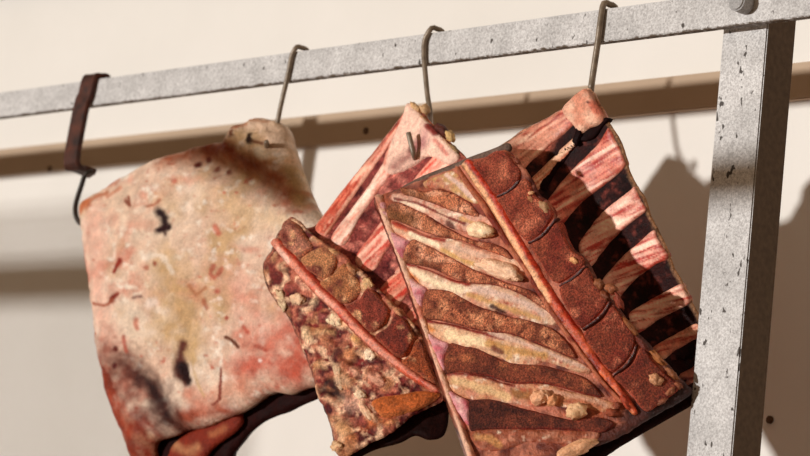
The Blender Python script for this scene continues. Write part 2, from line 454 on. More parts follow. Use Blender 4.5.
S_ST = [([(140, 210), (180, 240), (165, 300), (150, 330)], 40, (232, 206, 180), .6, 1.),
        ([(105, 215), (112, 300), (125, 350)], 20, (234, 178, 156), .7, 1.),
        ([(185, 270), (198, 320), (203, 350), (185, 330)], 26, (202, 164, 116), .85, 1.),
        ([(240, 280), (280, 330), (300, 300)], 28, (230, 170, 150), .6, 1.),
        ([(245, 215), (290, 225), (310, 240)], 18, (224, 190, 152), .7, 1.),
        ([(255, 372), (280, 365), (305, 375), (312, 340)], 22, (196, 84, 60), .85, 1.),
        ([(285, 345), (300, 330)], 16, (206, 112, 90), .8, 1.),
        ([(215, 400), (240, 395), (255, 385)], 16, (216, 140, 110), .6, 1.),
        ([(108, 370), (122, 415), (138, 455)], 38, (138, 54, 30), 1., .9),
        ([(190, 420), (215, 415), (235, 412)], 14, (170, 72, 42), .9, 1.),
        ([(200, 395), (210, 410)], 12, (206, 120, 92), .7, 1.),
        ([(120, 400), (135, 430)], 14, (186, 84, 56), .6, 1.),
        ([(150, 440), (150, 420), (160, 430)], 14, (134, 46, 26), .8, 1.),
        ([(175, 160), (215, 152), (250, 165), (285, 180), (300, 200)], 18, (176, 98, 60), .9, 1.),
        ([(215, 150), (235, 150), (245, 155)], 9, (150, 60, 34), .85, 1.),
        ([(255, 162), (268, 170)], 9, (130, 58, 32), .8, 1.),
        ([(240, 126), (262, 126), (282, 133), (288, 150)], 13, (214, 182, 156), .95, .8),
        ([(297, 172), (308, 205)], 9, (196, 160, 112), .85, 1.),
        ([(138, 368), (158, 388), (170, 408), (180, 428)], 25, (92, 40, 28), .95, 1.),
        ([(158, 386), (170, 406), (176, 418)], 14, (44, 13, 12), .95, 1.),
        ([(196, 348), (191, 362), (189, 376), (196, 385)], 6, (96, 36, 26), .95, .8), ([(192, 370), (194, 379), (199, 385)], 6.5, (44, 12, 12), 1, .6), ([(200, 358), (206, 362)], 7, (206, 170, 124), .8),
        ([(208, 340), (206, 372), (215, 398)], 2.5, (206, 172, 128), .7, .9),
        ([(173, 215), (179, 224), (178, 232)], 7, (44, 14, 18), 1, .7), ([(172, 235), (184, 231)], 5, (50, 16, 20), 1, .7), ([(181, 238)], 4, (60, 20, 22), 1, .7),
        ([(142, 201), (143, 209), (140, 205)], 3, (140, 70, 46), .95), ([(157, 212), (168, 209), (174, 204)], 2.4, (176, 108, 80), .85), ([(150, 215), (158, 213)], 5, (240, 218, 196), .7),
        ([(136, 265), (133, 270), (130, 276)], 3.6, (150, 48, 28), 1), ([(134, 298), (130, 301), (127, 304)], 3.6, (140, 44, 26), 1), ([(104, 306), (118, 309), (128, 304)], 2.4, (170, 90, 62), .9),
        ([(171, 268)], 4, (150, 72, 50), .9), ([(162, 272)], 3.5, (180, 104, 78), .8), ([(150, 302), (158, 301)], 2.6, (140, 104, 94), .9), ([(165, 309), (172, 306)], 7, (236, 214, 198), .8), ([(160, 262), (176, 260), (188, 276)], 4, (240, 222, 204), .7),
        ([(129, 352)], 3.2, (104, 34, 22), 1), ([(127, 369)], 3.8, (92, 22, 18), 1), ([(137, 340), (138, 354)], 2.8, (176, 84, 64), .8), ([(103, 336)], 3.2, (170, 86, 58), .9), ([(152, 332), (151, 324)], 3.5, (200, 120, 96), .8),
        ([(205, 167)], 5, (100, 24, 18), 1), ([(214, 162)], 4, (120, 34, 22), .9), ([(188, 185)], 3.5, (196, 112, 90), .8), ([(224, 172)], 4, (130, 50, 30), .8), ([(238, 175)], 4, (120, 40, 26), .8),
        ([(228, 230), (231, 237)], 4, (200, 112, 88), .85), ([(228, 270), (225, 278), (229, 282), (236, 272)], 3, (190, 104, 80), .85), ([(232, 295)], 4, (200, 112, 92), .85), ([(205, 290), (210, 298), (220, 292)], 3, (180, 120, 84), .8), ([(218, 305), (222, 312)], 3.5, (176, 100, 70), .8),
        ([(241, 341), (248, 345), (253, 351)], 2.2, (116, 62, 38), 1), ([(242, 322)], 3.2, (172, 60, 46), .9), ([(258, 330), (262, 336)], 3, (190, 88, 66), .8), ([(270, 350), (280, 354)], 3, (170, 70, 50), .7),
        ([(234, 372), (233, 390), (230, 402), (222, 407)], 1.8, (136, 58, 42), .95), ([(274, 364)], 2.6, (246, 224, 214), 1),
        ([(88, 212), (95, 204)], 6, (204, 116, 72), .9), ([(98, 211), (105, 200), (117, 196)], 3.5, (190, 110, 70), .8), ([(120, 200), (132, 192)], 3, (200, 126, 96), .7),
        ([(86, 240), (91, 262), (96, 290)], 4, (206, 106, 82), .9), ([(96, 320), (101, 346), (108, 380)], 5, (170, 88, 56), .8),
        ([(240, 132), (252, 130), (258, 128)], 3, (176, 104, 66), .8), ([(266, 139), (267, 148)], 3.4, (60, 36, 24), 1), ([(271, 147), (277, 148)], 3, (116, 62, 30), .9), ([(273, 155), (279, 161)], 6, (230, 206, 178), .9), ([(242, 140), (246, 137)], 3, (130, 74, 48), .9), ([(255, 122), (275, 124)], 2.5, (190, 130, 96), .7)]
plate('fat_cover', S_OUT, CH_S, M_SKIN, (227, 192, 168), T=.018, r=24, depth=.022, spacing=1.6, strokes=S_ST, rough=(.0022, 16), parent=slab,
      mottle=[((238, 212, 190), 34, .42, .65), ((216, 150, 128), 24, .54, .72), ((208, 172, 132), 50, .55, .72), ((196, 112, 90), 6, .7, .85), ((246, 228, 210), 7, .6, .8)], relief=slab_relief, jag=.8, bdir=(-.55, .8, .05))
CH_S2 = Plane((83, 210, .02), (280, 150, .02), (160, 430, .0))
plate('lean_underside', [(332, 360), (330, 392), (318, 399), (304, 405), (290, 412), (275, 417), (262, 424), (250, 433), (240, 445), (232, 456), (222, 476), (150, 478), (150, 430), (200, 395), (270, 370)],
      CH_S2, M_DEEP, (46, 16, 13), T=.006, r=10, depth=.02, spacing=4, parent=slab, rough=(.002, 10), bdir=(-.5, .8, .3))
CH_S3 = Plane((83, 210, .006), (280, 150, .006), (160, 430, -.014))
plate('loose_flap', [(170, 452), (177, 441), (188, 433), (205, 425), (222, 417), (238, 412), (242, 422), (234, 433), (223, 441), (213, 449), (205, 460), (196, 478), (166, 478)], CH_S3, M_SKIN, (136, 50, 30), T=.006, r=7, depth=.01, spacing=2.5,
      strokes=[([(178, 446), (190, 452), (200, 448)], 7, (214, 156, 112), .8, 1.), ([(215, 435), (228, 430)], 5, (190, 120, 80), .7)], parent=slab, bdir=(-.5, .8, .2))

# ------------------------------------------------------------------ rib sections
def rib_section(label, org): return thing('beef_rib_section', org, label, 'meat')

# ---- right one
RR = rib_section('largest rib section at right, its sawn brown backbone and feather bones facing forward', P(540, 300, -.14))
def rr_bend(x, y): return .00006*0*x
CH_F = Curved([(377, 198, -.105), (500, 150, -.115), (692, 392, .008), (482, 499, -.15), (540, 300, -.083), (440, 172, -.112), (430, 345, -.125), (600, 270, -.055), (590, 447, -.07)])
BD = (-.765, .62, .10)
F_OUT = [(377, 198), (400, 187), (430, 176), (452, 168), (470, 160), (484, 156), (500, 150), (508, 153), (514, 162), (522, 167), (531, 180), (538, 193), (549, 204), (554, 215), (561, 228), (567, 240), (573, 250),
         (582, 255), (588, 263), (594, 273), (601, 285), (609, 297), (616, 303), (624, 315), (634, 329), (645, 339), (656, 351), (666, 361), (677, 374), (687, 384), (693, 391), (682, 401), (652, 417), (622, 435), (592, 447), (570, 458),
         (540, 471), (482, 499), (471, 465), (459, 430), (446, 395), (433, 356), (420, 318), (408, 283), (396, 250), (385, 222)]
plate('lean_meat', F_OUT, CH_F, M_FAT, (186, 118, 94), lift=-.0035, T=.004, r=5, depth=.06, spacing=3, parent=RR, bdir=BD, rough=(.0015, 8), mottle=[((92, 34, 22), 14, .45, .65), ((164, 88, 58), 20, .55, .8)], jag=1.2,
      strokes=[([(450, 172), (465, 190), (482, 210)], 6, (150, 70, 48), .7), ([(445, 174), (470, 198)], 3, (196, 120, 96), .8), ([(600, 440), (560, 458), (500, 480)], 9, (84, 36, 22), .8),
               ([(636, 416), (664, 404), (690, 391)], 14, (52, 17, 12), 1., .5), ([(548, 466), (600, 440), (640, 420)], 11, (80, 32, 20), .95, .6), ([(640, 335), (690, 390)], 5, (60, 24, 16), .8), ([(560, 236), (600, 280), (640, 340)], 5, (90, 40, 28), .8)])
CH_F2 = Curved([(377, 198, -.09), (500, 150, -.10), (692, 392, .03), (482, 499, -.135), (540, 300, -.068), (440, 172, -.097), (430, 345, -.11), (600, 270, -.04), (590, 447, -.055)])
# outer fat cap along the left edge
CAP = [(377, 197), (383, 196), (389, 214), (394, 226), (401, 246), (409, 266), (416, 285), (424, 306), (431, 330), (440, 356), (449, 380), (455, 400), (463, 420), (472, 446), (482, 470), (490, 492), (482, 499), (471, 465), (459, 430), (446, 395), (433, 356), (420, 318), (408, 283), (396, 250), (385, 222)]
plate('fat_cap', CAP, CH_F, M_FAT, (222, 176, 150), T=.007, r=4, depth=.02, spacing=2, parent=RR, lift=.001, bdir=BD, rough=(.001, 8),
      mottle=[((196, 120, 96), 12, .5, .75)], strokes=[([(397, 224), (404, 245)], 3, (206, 120, 60), .5), ([(414, 268), (420, 290)], 3, (206, 130, 66), .6), ([(430, 322), (438, 340)], 4, (206, 130, 66), .7), ([(450, 372), (458, 400), (470, 440)], 4, (150, 70, 44), .7)])
# muscle wedges between the ends of the feather bones (lavender pink)
for w in ([(379, 202), (386, 203), (388, 212), (391, 218), (386, 217), (382, 210)], [(391, 231), (400, 236), (411, 242), (407, 250), (405, 261), (398, 252)], [(411, 279), (420, 284), (429, 290), (425, 300), (423, 316), (415, 300)],
          [(428, 333), (440, 340), (451, 345), (447, 356), (446, 373), (437, 356)], [(449, 391), (460, 397), (471, 404), (471, 426), (463, 420), (456, 408)]):
    plate('muscle_wedge', w, CH_F, M_FAT, (208, 148, 148), T=.005, r=4, depth=.008, spacing=2, parent=RR, lift=.0025, mottle=[((184, 96, 104), 8, .5, .7), ((222, 178, 170), 10, .55, .8)], rough=(.0008, 6))
# sawn feather bones (spinous processes)
FB = [[(402, 188), (414, 189), (428, 192), (440, 189), (452, 192), (463, 198), (473, 206), (481, 217), (468, 215), (455, 212), (440, 206), (420, 199), (406, 195)],
      [(388, 209), (394, 203), (402, 203), (415, 209), (430, 216), (445, 226), (456, 232), (466, 237), (478, 241), (492, 243), (502, 247), (509, 252), (513, 260), (500, 255), (480, 248), (462, 241), (445, 238), (430, 234), (410, 226), (398, 221), (390, 219)],
      [(411, 242), (416, 240), (430, 246), (445, 254), (460, 262), (475, 270), (490, 276), (505, 282), (520, 287), (535, 293), (546, 303), (554, 316), (540, 306), (524, 296), (508, 289), (492, 285), (475, 284), (460, 281), (445, 274), (430, 268), (406, 262), (406, 250)],
      [(428, 291), (440, 290), (452, 292), (465, 299), (480, 307), (495, 312), (510, 317), (525, 320), (540, 324), (554, 330), (566, 340), (577, 358), (562, 354), (545, 347), (525, 339), (508, 334), (492, 333), (475, 330), (455, 324), (440, 321), (423, 318), (424, 303)],
      [(451, 344), (465, 347), (478, 349), (492, 356), (506, 362), (522, 365), (542, 366), (562, 371), (582, 377), (594, 386), (602, 397), (590, 396), (565, 389), (545, 384), (520, 384), (505, 382), (490, 377), (475, 375), (460, 373), (446, 375), (446, 360)],
      [(471, 403), (485, 400), (500, 402), (515, 407), (530, 411), (550, 416), (575, 421), (598, 418), (614, 424), (601, 433), (575, 431), (550, 430), (530, 430), (500, 430), (485, 430), (472, 432), (469, 418)]]
for i, o in enumerate(FB):
    lx = min(q[0] for q in o); ly = [q[1] for q in o if q[0] == lx][0]
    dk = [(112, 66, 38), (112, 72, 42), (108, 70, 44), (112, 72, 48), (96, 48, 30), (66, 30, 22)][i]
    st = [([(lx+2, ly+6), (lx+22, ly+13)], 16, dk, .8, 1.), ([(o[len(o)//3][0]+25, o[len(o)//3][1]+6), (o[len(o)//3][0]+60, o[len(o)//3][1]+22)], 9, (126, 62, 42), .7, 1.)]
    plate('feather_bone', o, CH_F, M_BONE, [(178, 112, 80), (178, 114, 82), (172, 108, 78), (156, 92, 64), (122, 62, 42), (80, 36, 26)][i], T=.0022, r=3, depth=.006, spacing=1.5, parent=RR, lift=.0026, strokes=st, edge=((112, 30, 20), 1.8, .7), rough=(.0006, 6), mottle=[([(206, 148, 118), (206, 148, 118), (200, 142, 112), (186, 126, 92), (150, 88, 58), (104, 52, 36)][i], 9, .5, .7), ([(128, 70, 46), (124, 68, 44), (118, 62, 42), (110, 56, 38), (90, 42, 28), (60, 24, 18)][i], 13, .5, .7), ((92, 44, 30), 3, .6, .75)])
# pale fat strips between them
FS = [([(426, 184), (445, 176), (453, 174), (462, 182), (472, 194), (478, 202), (462, 195), (447, 188), (436, 187)], (206, 168, 110), [([(448, 175), (460, 184), (472, 196)], 3.5, (224, 190, 176), .9)]),
      ([(392, 197), (410, 196), (430, 203), (448, 211), (462, 213), (478, 216), (492, 222), (497, 230), (475, 231), (462, 229), (447, 224), (432, 216), (418, 209), (404, 202)], (212, 168, 138),
       [([(406, 202), (416, 206), (424, 210)], 4, (236, 212, 184), .9), ([(432, 208), (450, 218), (462, 222)], 3.5, (220, 186, 158), .8), ([(396, 199), (420, 204), (446, 216), (466, 224)], 1.6, (120, 30, 20), .95), ([(450, 224), (454, 228)], 5, (86, 34, 22), .9), ([(463, 219), (480, 226)], 3, (198, 150, 88), .7)]),
      ([(393, 223), (402, 227), (416, 233), (430, 239), (446, 240), (461, 244), (476, 250), (491, 254), (508, 259), (522, 266), (524, 274), (505, 277), (488, 272), (470, 266), (456, 258), (441, 251), (430, 246), (418, 242), (405, 236), (396, 230)], (216, 180, 140),
       [([(397, 225), (408, 231)], 3.5, (196, 90, 54), .8), ([(412, 234), (432, 242), (440, 246)], 4, (236, 216, 184), .9), ([(446, 244), (470, 252), (490, 258)], 3.5, (206, 170, 148), .8), ([(444, 250), (462, 260), (474, 264)], 3, (200, 156, 92), .8), ([(394, 223), (410, 229), (428, 237), (446, 241)], 2.2, (150, 40, 24), .9)]),
      ([(408, 266), (425, 271), (442, 278), (456, 283), (472, 286), (492, 287), (508, 291), (522, 297), (537, 305), (548, 313), (556, 322), (548, 323), (534, 321), (520, 316), (506, 311), (492, 308), (478, 305), (463, 297), (450, 291), (438, 289), (428, 288), (418, 278)], (210, 176, 138),
       [([(406, 264), (430, 270), (450, 279), (470, 285)], 2.4, (146, 36, 22), .95), ([(415, 272), (430, 280), (445, 286), (462, 291)], 5, (234, 212, 178), .9), ([(475, 289), (500, 295), (525, 303), (545, 315)], 4.5, (204, 172, 156), .9), ([(470, 295), (490, 302), (515, 311), (540, 319)], 3.5, (196, 150, 92), .8), ([(493, 307), (505, 313)], 3, (60, 26, 18), .9), ([(412, 276), (418, 283)], 4, (204, 130, 62), .8), ([(424, 284), (434, 288)], 2.5, (220, 186, 160), .8)]),
      ([(424, 322), (440, 325), (458, 328), (476, 333), (500, 334), (525, 342), (550, 352), (574, 362), (590, 371), (578, 370), (561, 364), (545, 360), (530, 364), (513, 363), (504, 357), (490, 353), (475, 349), (460, 346), (448, 343), (436, 337), (428, 331)], (214, 176, 132),
       [([(426, 321), (450, 325), (476, 332), (505, 339)], 2.4, (130, 30, 20), .95), ([(450, 335), (468, 341), (484, 343)], 6, (232, 206, 166), .9), ([(492, 333), (525, 344), (560, 358), (584, 368)], 3.2, (206, 170, 150), .95), ([(490, 344), (520, 352), (545, 356)], 5, (188, 140, 78), .8), ([(505, 352), (512, 356), (508, 360)], 3, (200, 156, 100), .8), ([(427, 326), (434, 331)], 4, (206, 128, 60), .8), ([(495, 349), (503, 353)], 3, (110, 46, 28), .8)]),
      ([(446, 376), (460, 374), (476, 377), (492, 381), (508, 386), (545, 387), (570, 394), (598, 400), (616, 407), (606, 410), (585, 406), (562, 405), (548, 404), (530, 404), (515, 402), (500, 400), (485, 398), (470, 397), (458, 392), (450, 385)], (200, 150, 106),
       [([(447, 375), (470, 375), (492, 380), (515, 387)], 2.2, (120, 30, 20), .9), ([(456, 382), (475, 387), (492, 392), (508, 398)], 6, (216, 178, 132), .9), ([(548, 391), (575, 397), (606, 406)], 3.5, (196, 148, 122), .9), ([(516, 394), (530, 396)], 6, (146, 96, 44), .8), ([(556, 402), (580, 402), (600, 408)], 3, (160, 86, 50), .7)]),
      ([(472, 434), (486, 432), (505, 431), (530, 432), (552, 433), (578, 433), (597, 434), (590, 441), (570, 443), (548, 440), (528, 440), (512, 445), (495, 449), (480, 446)], (150, 84, 54), [([(478, 438), (492, 440), (500, 446)], 5, (190, 138, 86), .8), ([(530, 436), (575, 438)], 3, (170, 108, 80), .7)])]
def expand(o, k):
    L = catmull(o, step=4); t = np.roll(L, -1, 0)-np.roll(L, 1, 0); t /= np.linalg.norm(t, axis=1)[:, None]+1e-9
    nn = np.stack([t[:, 1], -t[:, 0]], 1)
    area = np.sum(L[:, 0]*np.roll(L[:, 1], -1)-np.roll(L[:, 0], -1)*L[:, 1])
    return [tuple(q) for q in L+nn*(k if area > 0 else -k)]
for o, c, st in FS:
    o = expand(o, 2.6)
    plate('fat_strip', o, CH_F, M_FAT, (int(c[0]*.97), int(c[1]*.93), int(c[2]*.98)), T=.0026, r=5, depth=.006, spacing=1.5, parent=RR, lift=.0006, strokes=st, rough=(.0014, 5), edge=((180, 92, 66), 1.2, .25), mottle=[((196, 134, 108), 9, .5, .75), ((236, 214, 190), 5, .62, .8), ((176, 96, 70), 6, .62, .8)])
# spinal cord canal
CORD = [(466, 162), (473, 171), (480, 181), (492, 199), (503, 217), (513, 235), (522, 250), (532, 266), (541, 282), (552, 299), (562, 314), (574, 331), (586, 347), (597, 363), (610, 380), (622, 395), (635, 413)]
def strip(line, w):
    L = np.array(line, float); t = np.gradient(L, axis=0); t /= np.linalg.norm(t, axis=1)[:, None]; nn = np.stack([-t[:, 1], t[:, 0]], 1)
    w = np.interp(np.linspace(0, 1, len(L)), np.linspace(0, 1, len(w)), w)[:, None]
    return [tuple(q) for q in (L+nn*w)]+[tuple(q) for q in (L-nn*w)[::-1]]
plate('spinal_cord', strip(CORD, (5, 6.5, 6, 6, 6, 6, 5, 3)), CH_F, M_RED, (186, 92, 58), T=.0045, r=5, depth=.006, spacing=1.4, parent=RR, lift=.001, rough=(.0022, 6),
      strokes=[([(q[0]-2.5, q[1]+1) for q in CORD[:10]], 5, (222, 168, 124), .95), ([(q[0]-4, q[1]+2) for q in CORD], 1.4, (120, 60, 34), .6), ([(q[0]+3.5, q[1]-2) for q in CORD[:12]], 2.6, (176, 48, 26), .85), ([(q[0]+1, q[1]) for q in CORD[9:]], 3, (186, 70, 36), .6), ([(543, 285), (548, 292)], 3, (222, 160, 110), .8), ([(520, 252), (524, 256)], 3, (226, 160, 116), .7), ([(600, 374), (605, 381)], 3, (214, 110, 66), .8), ([(572, 336), (578, 345)], 2.6, (150, 30, 20), .8)],
      mottle=[((214, 128, 84), 12, .5, .75), ((112, 26, 16), 9, .52, .7)])
plate('canal_membrane', strip([(458, 168), (470, 186), (484, 205), (497, 226), (512, 248), (526, 268), (540, 292), (556, 317), (572, 340), (588, 362), (604, 384), (622, 402)], (2, 3, 3, 3, 2.5, 2)), CH_F, M_FAT, (176, 104, 74), T=.004, r=2.5, depth=.006, spacing=1.8, parent=RR, lift=.002, mottle=[((128, 50, 32), 10, .45, .65)])
# sawn vertebrae
VB = [[(475, 163), (487, 157), (499, 151), (507, 154), (513, 162), (520, 170), (521, 178), (516, 185), (507, 191), (497, 195), (489, 184), (481, 173)],
      [(498, 199), (508, 194), (518, 187), (524, 179), (530, 182), (533, 192), (540, 199), (549, 206), (553, 214), (550, 222), (543, 232), (534, 239), (528, 241), (519, 232), (509, 216), (502, 204)],
      [(532, 245), (541, 240), (549, 233), (557, 223), (561, 226), (564, 235), (568, 244), (574, 252), (582, 257), (585, 263), (580, 271), (569, 278), (559, 283), (551, 279), (544, 266), (537, 255)],
      [(561, 288), (572, 281), (582, 274), (588, 268), (593, 278), (598, 286), (604, 293), (609, 298), (607, 305), (601, 313), (592, 322), (582, 328), (575, 322), (568, 308), (562, 297)],
      [(585, 333), (594, 327), (604, 319), (611, 308), (615, 307), (621, 317), (628, 325), (635, 335), (635, 345), (630, 356), (622, 366), (612, 372), (604, 366), (596, 354), (588, 343)],
      [(615, 378), (625, 371), (634, 362), (640, 349), (646, 350), (652, 360), (661, 370), (669, 377), (677, 384), (677, 391), (666, 400), (656, 407), (648, 412), (641, 408), (633, 397), (624, 388)]]
for i, o in enumerate(VB):
    plate('vertebra', o, CH_F, M_BONE, [(140, 72, 52), (136, 68, 48), (130, 64, 44), (122, 58, 40), (116, 54, 36), (110, 52, 34)][i], T=.003, r=3, depth=.010, spacing=1.7, parent=RR, lift=.003, edge=((176, 84, 62), 1.8, .55), rough=(.0007, 7), mottle=[((108, 42, 30), 16, .4, .7), ((164, 96, 72), 12, .6, .8)])
# cartilage discs: the dark seams with a pale lip
for ln in ([(520, 180), (515, 187), (507, 193), (498, 197)], [(557, 218), (551, 227), (544, 235), (535, 241), (529, 243)], [(586, 266), (580, 273), (570, 281), (560, 286)], [(611, 301), (607, 309), (600, 318), (591, 325), (583, 330)], [(637, 345), (633, 356), (625, 367), (613, 376)]):
    plate('spinal_disc', strip(ln, (1.2, 2, 2, 1.2)), CH_F, M_RED, (62, 22, 16), T=.002, r=2, depth=.006, spacing=1.8, parent=RR, lift=.003, jag=.3, strokes=[([(q[0]-1.6, q[1]-1.2) for q in ln], 1.1, (186, 104, 84), .8)])
# fat nodules and crumbs
NOD = [((484, 231), 13, 8, 8, (226, 194, 158)), ((504, 271), 24, 8.5, 20, (224, 184, 152)), ((541, 400), 9, 7, -20, (214, 160, 124)), ((546, 398), 6, 6, 0, (222, 176, 142)), ((555, 402), 5, 6, 40, (190, 132, 92)), ((577, 413), 10.5, 8, -15, (218, 176, 136)), ((577, 451), 21, 6.5, -22, (206, 156, 118)),
       ((656, 381), 7, 5.5, 20, (186, 136, 100)), ((576, 261), 5, 3, 40, (206, 152, 104)), ((534, 193), 2.6, 2.2, 0, (200, 150, 110))]
for c, a, b, rot, col in NOD:
    nodule('fat_nodule', CH_F, c, a, b, rot, M_FAT, (min(255, int(col[0]*1.06)), min(255, int(col[1]*1.07)), min(255, int(col[2]*1.08))), RR, hgt=.75, lumpy=.4, lift=.006)
for c, a, b, rot, col in [((546, 207), 7, 3.4, 58, (210, 176, 128)), ((533, 199), 4, 2.6, 50, (196, 140, 90)), ((519, 161), 4, 2.2, 50, (160, 90, 60)), ((600, 284), 6, 4.5, 30, (168, 112, 70)), ((612, 288), 7, 5, 20, (186, 122, 78)), ((606, 296), 6, 4, 50, (150, 90, 56)), ((620, 302), 9, 3.6, 65, (160, 78, 48)), ((631, 327), 11, 3.2, 48, (168, 110, 58)),
                          ((643, 345), 10, 3, 50, (124, 60, 40)), ((658, 358), 11, 3.6, 45, (188, 128, 70)), ((672, 374), 9, 3, 45, (168, 112, 66)), ((670, 392), 6, 3.5, -40, (180, 118, 78)), ((678, 386), 5, 3, 30, (176, 112, 74)), ((662, 402), 6, 2.6, -35, (166, 106, 70)), ((617, 407), 4, 4, 0, (170, 96, 60)), ((626, 404), 8, 3, 60, (196, 88, 50)), ((612, 414), 7, 4, 10, (176, 96, 58))]:
    nodule('fat_scrap', CH_F, c, a, b, rot, M_FAT, (int(col[0]*.84), int(col[1]*.78), int(col[2]*.8)), RR, hgt=.8, lumpy=.5, lift=.004, seg=14)
# dried top edge of the piece
plate('dried_edge', [(398, 190), (420, 177), (445, 167), (470, 157), (492, 149), (508, 143), (512, 150), (500, 158), (470, 168), (430, 182), (404, 194)], CH_F2, M_DEEP, (122, 100, 88), T=.003, r=3, depth=.01, spacing=2.5, parent=RR, bdir=BD)
# underside cut
plate('cut_end', [(697, 386), (697, 401), (672, 417), (644, 433), (616, 450), (600, 462), (575, 484), (500, 506), (560, 455), (640, 412)], CH_F2, M_DEEP, (44, 18, 12), T=.003, r=4, depth=.01, spacing=3, parent=RR, bdir=BD, jag=1.5)
# rib wall running back from the spine to the hook
CH_P = RibChart([(480, 165, -.085), (505, 152, -.082), (540, 200, -.06), (580, 258, -.03), (630, 325, .005), (692, 392, .045)], [(585, 80, -.032), (591, 90, -.032), (612, 128, -.028), (634, 182, -.012), (665, 245, .014), (695, 305, .042), (716, 350, .066), (716, 390, .08)], 3.0)
P_OUT = [(489, 160), (500, 147), (512, 139), (522, 131), (536, 124), (550, 117), (566, 107), (580, 95), (588, 88), (592, 90), (597, 98), (604, 110), (608, 120), (616, 132), (622, 142), (627, 158), (631, 173), (638, 186), (646, 198), (650, 212), (656, 225), (663, 238), (669, 252), (675, 268), (682, 280), (690, 297), (698, 312), (706, 328), (712, 345), (713, 378), (700, 396), (680, 388), (650, 356), (610, 308), (570, 256), (530, 196), (508, 165)]
PST = [([(577, 102), (583, 98), (590, 94)], 12, (226, 184, 158), .9, 1.), ([(560, 112), (540, 124), (520, 136)], 6, (206, 140, 112), .8), ([(575, 110), (560, 130), (540, 155)], 9, (196, 110, 88), .8, 1.), ([(520, 140), (530, 150), (510, 152)], 9, (70, 30, 22), .8, 1.),
       ([(596, 103), (600, 112), (598, 120)], 5, (204, 112, 88), .8), ([(594, 103)], 1.8, (74, 26, 22), .9)]
rw = plate('rib_wall', P_OUT, CH_P, M_MUSCLE, (46, 17, 15), T=.0035, r=5, depth=.016, spacing=2.5, parent=RR, bdir=(-.7, .6, .2), strokes=PST, rough=(.0005, 8), mottle=[((26, 9, 9), 14, .5, .7), ((104, 50, 42), 7, .6, .75)], edge=((206, 156, 118), 3.2, .9), jag=.8)
def rib_colour(line, pale, red, cream):
    L = np.array(line, float)
    def fn(alb, vs, d):
        dd, par = seg_dist(vs, L); t = L[-1]-L[0]; t /= np.linalg.norm(t); nrm_ = np.array([-t[1], t[0]])
        v = (vs-L[0])@nrm_; u = (vs-L[0])@t
        a = np.array(lin(pale)); b = np.array(lin(red)); c = np.array(lin(cream))
        k = fbm(u/9, v*1.4, 3.0, int(L[0][0]), 3)[:, None]
        m = np.clip((k-.42)/.25, 0, 1); o = a*(1-m)+b*m
        m2 = np.clip((fbm(u/7, v*1.1, 4, int(L[0][0])+9, 3)[:, None]-.5)/.2, 0, 1); return o*(1-m2)+c*m2
    return fn
def rib_set(ribs, chart, wall):
    for o, a, b, c in ribs:
        n = len(o); ax = [o[0], o[n//2]]
        plate('rib', o, chart, M_MEMB, a, T=.002, r=7, depth=.004, spacing=1.6, parent=wall, lift=.0036, colfn=rib_colour(ax, a, b, c), rough=(.0008, 9), jag=.9, edge=((150, 84, 66), 3.5, .5))
RIBS = [([(498, 164), (503, 150), (515, 140), (530, 130), (548, 120), (564, 110), (577, 100), (585, 95), (587, 104), (582, 117), (572, 129), (558, 141), (545, 152), (530, 164), (518, 174), (508, 172)], (192, 132, 110), (142, 54, 42), (222, 180, 156)),
        ([(528, 184), (542, 169), (560, 152), (576, 138), (582, 134), (583, 140), (574, 151), (558, 167), (544, 183), (536, 192)], (212, 172, 142), (172, 98, 70), (228, 196, 164)),
        ([(545, 206), (556, 190), (572, 172), (588, 156), (600, 144), (608, 131), (611, 129), (619, 143), (625, 158), (627, 166), (618, 176), (604, 187), (588, 199), (572, 214), (560, 227), (552, 222)], (196, 122, 102), (150, 44, 36), (228, 186, 164)),
        ([(578, 246), (590, 229), (604, 212), (620, 199), (632, 190), (636, 187), (641, 196), (647, 210), (640, 217), (626, 228), (612, 242), (600, 256), (590, 268), (582, 260)], (218, 164, 144), (170, 62, 52), (234, 196, 174)),
        ([(600, 284), (612, 269), (626, 254), (642, 241), (655, 230), (660, 240), (669, 257), (658, 264), (642, 275), (628, 288), (616, 301), (606, 298)], (214, 158, 138), (164, 52, 42), (232, 190, 168)),
        ([(628, 316), (646, 303), (662, 294), (681, 284), (686, 291), (691, 302), (680, 309), (664, 317), (650, 326), (638, 333)], (210, 152, 130), (158, 48, 36), (230, 188, 164)),
        ([(650, 352), (664, 341), (682, 331), (698, 323), (704, 333), (690, 342), (674, 352), (660, 362)], (190, 118, 92), (152, 54, 40), (210, 156, 126)),
        ([(674, 380), (688, 370), (704, 362), (706, 372), (694, 382), (684, 387)], (120, 60, 46), (96, 34, 26), (150, 90, 70))]
rib_set(RIBS, CH_P, rw)
plate('connective_tissue', [(566, 112), (575, 100), (586, 91), (592, 92), (600, 106), (607, 119), (602, 126), (592, 130), (583, 136), (578, 128)], CH_P, M_FAT, (224, 178, 152), T=.004, r=6, depth=.004, spacing=2, parent=RR, lift=.0072, mottle=[((206, 140, 114), 12, .5, .7)],
      strokes=[([(598, 104), (603, 112)], 4.5, (196, 100, 76), .8), ([(594, 103)], 1.8, (64, 24, 20), 1)])
for ln, w in (([(582, 112), (584, 123), (583, 134), (578, 144)], (1, 2, 2.8, 1.6)), ([(580, 138), (590, 136), (598, 130), (605, 123), (610, 119)], (2.5, 4.5, 4.5, 3, 1.2)), ([(578, 142), (566, 154), (552, 172), (541, 190)], (3, 4.5, 4.5, 5))):
    plate('dark_tear', strip(catmull(ln, step=4, closed=False), w), CH_P, M_DEEP, (34, 12, 12), T=.0006, r=3, depth=.003, spacing=1.4, parent=RR, lift={582: .0098, 580: .0056, 578: .0044}[int(ln[0][0])], jag=1.3)

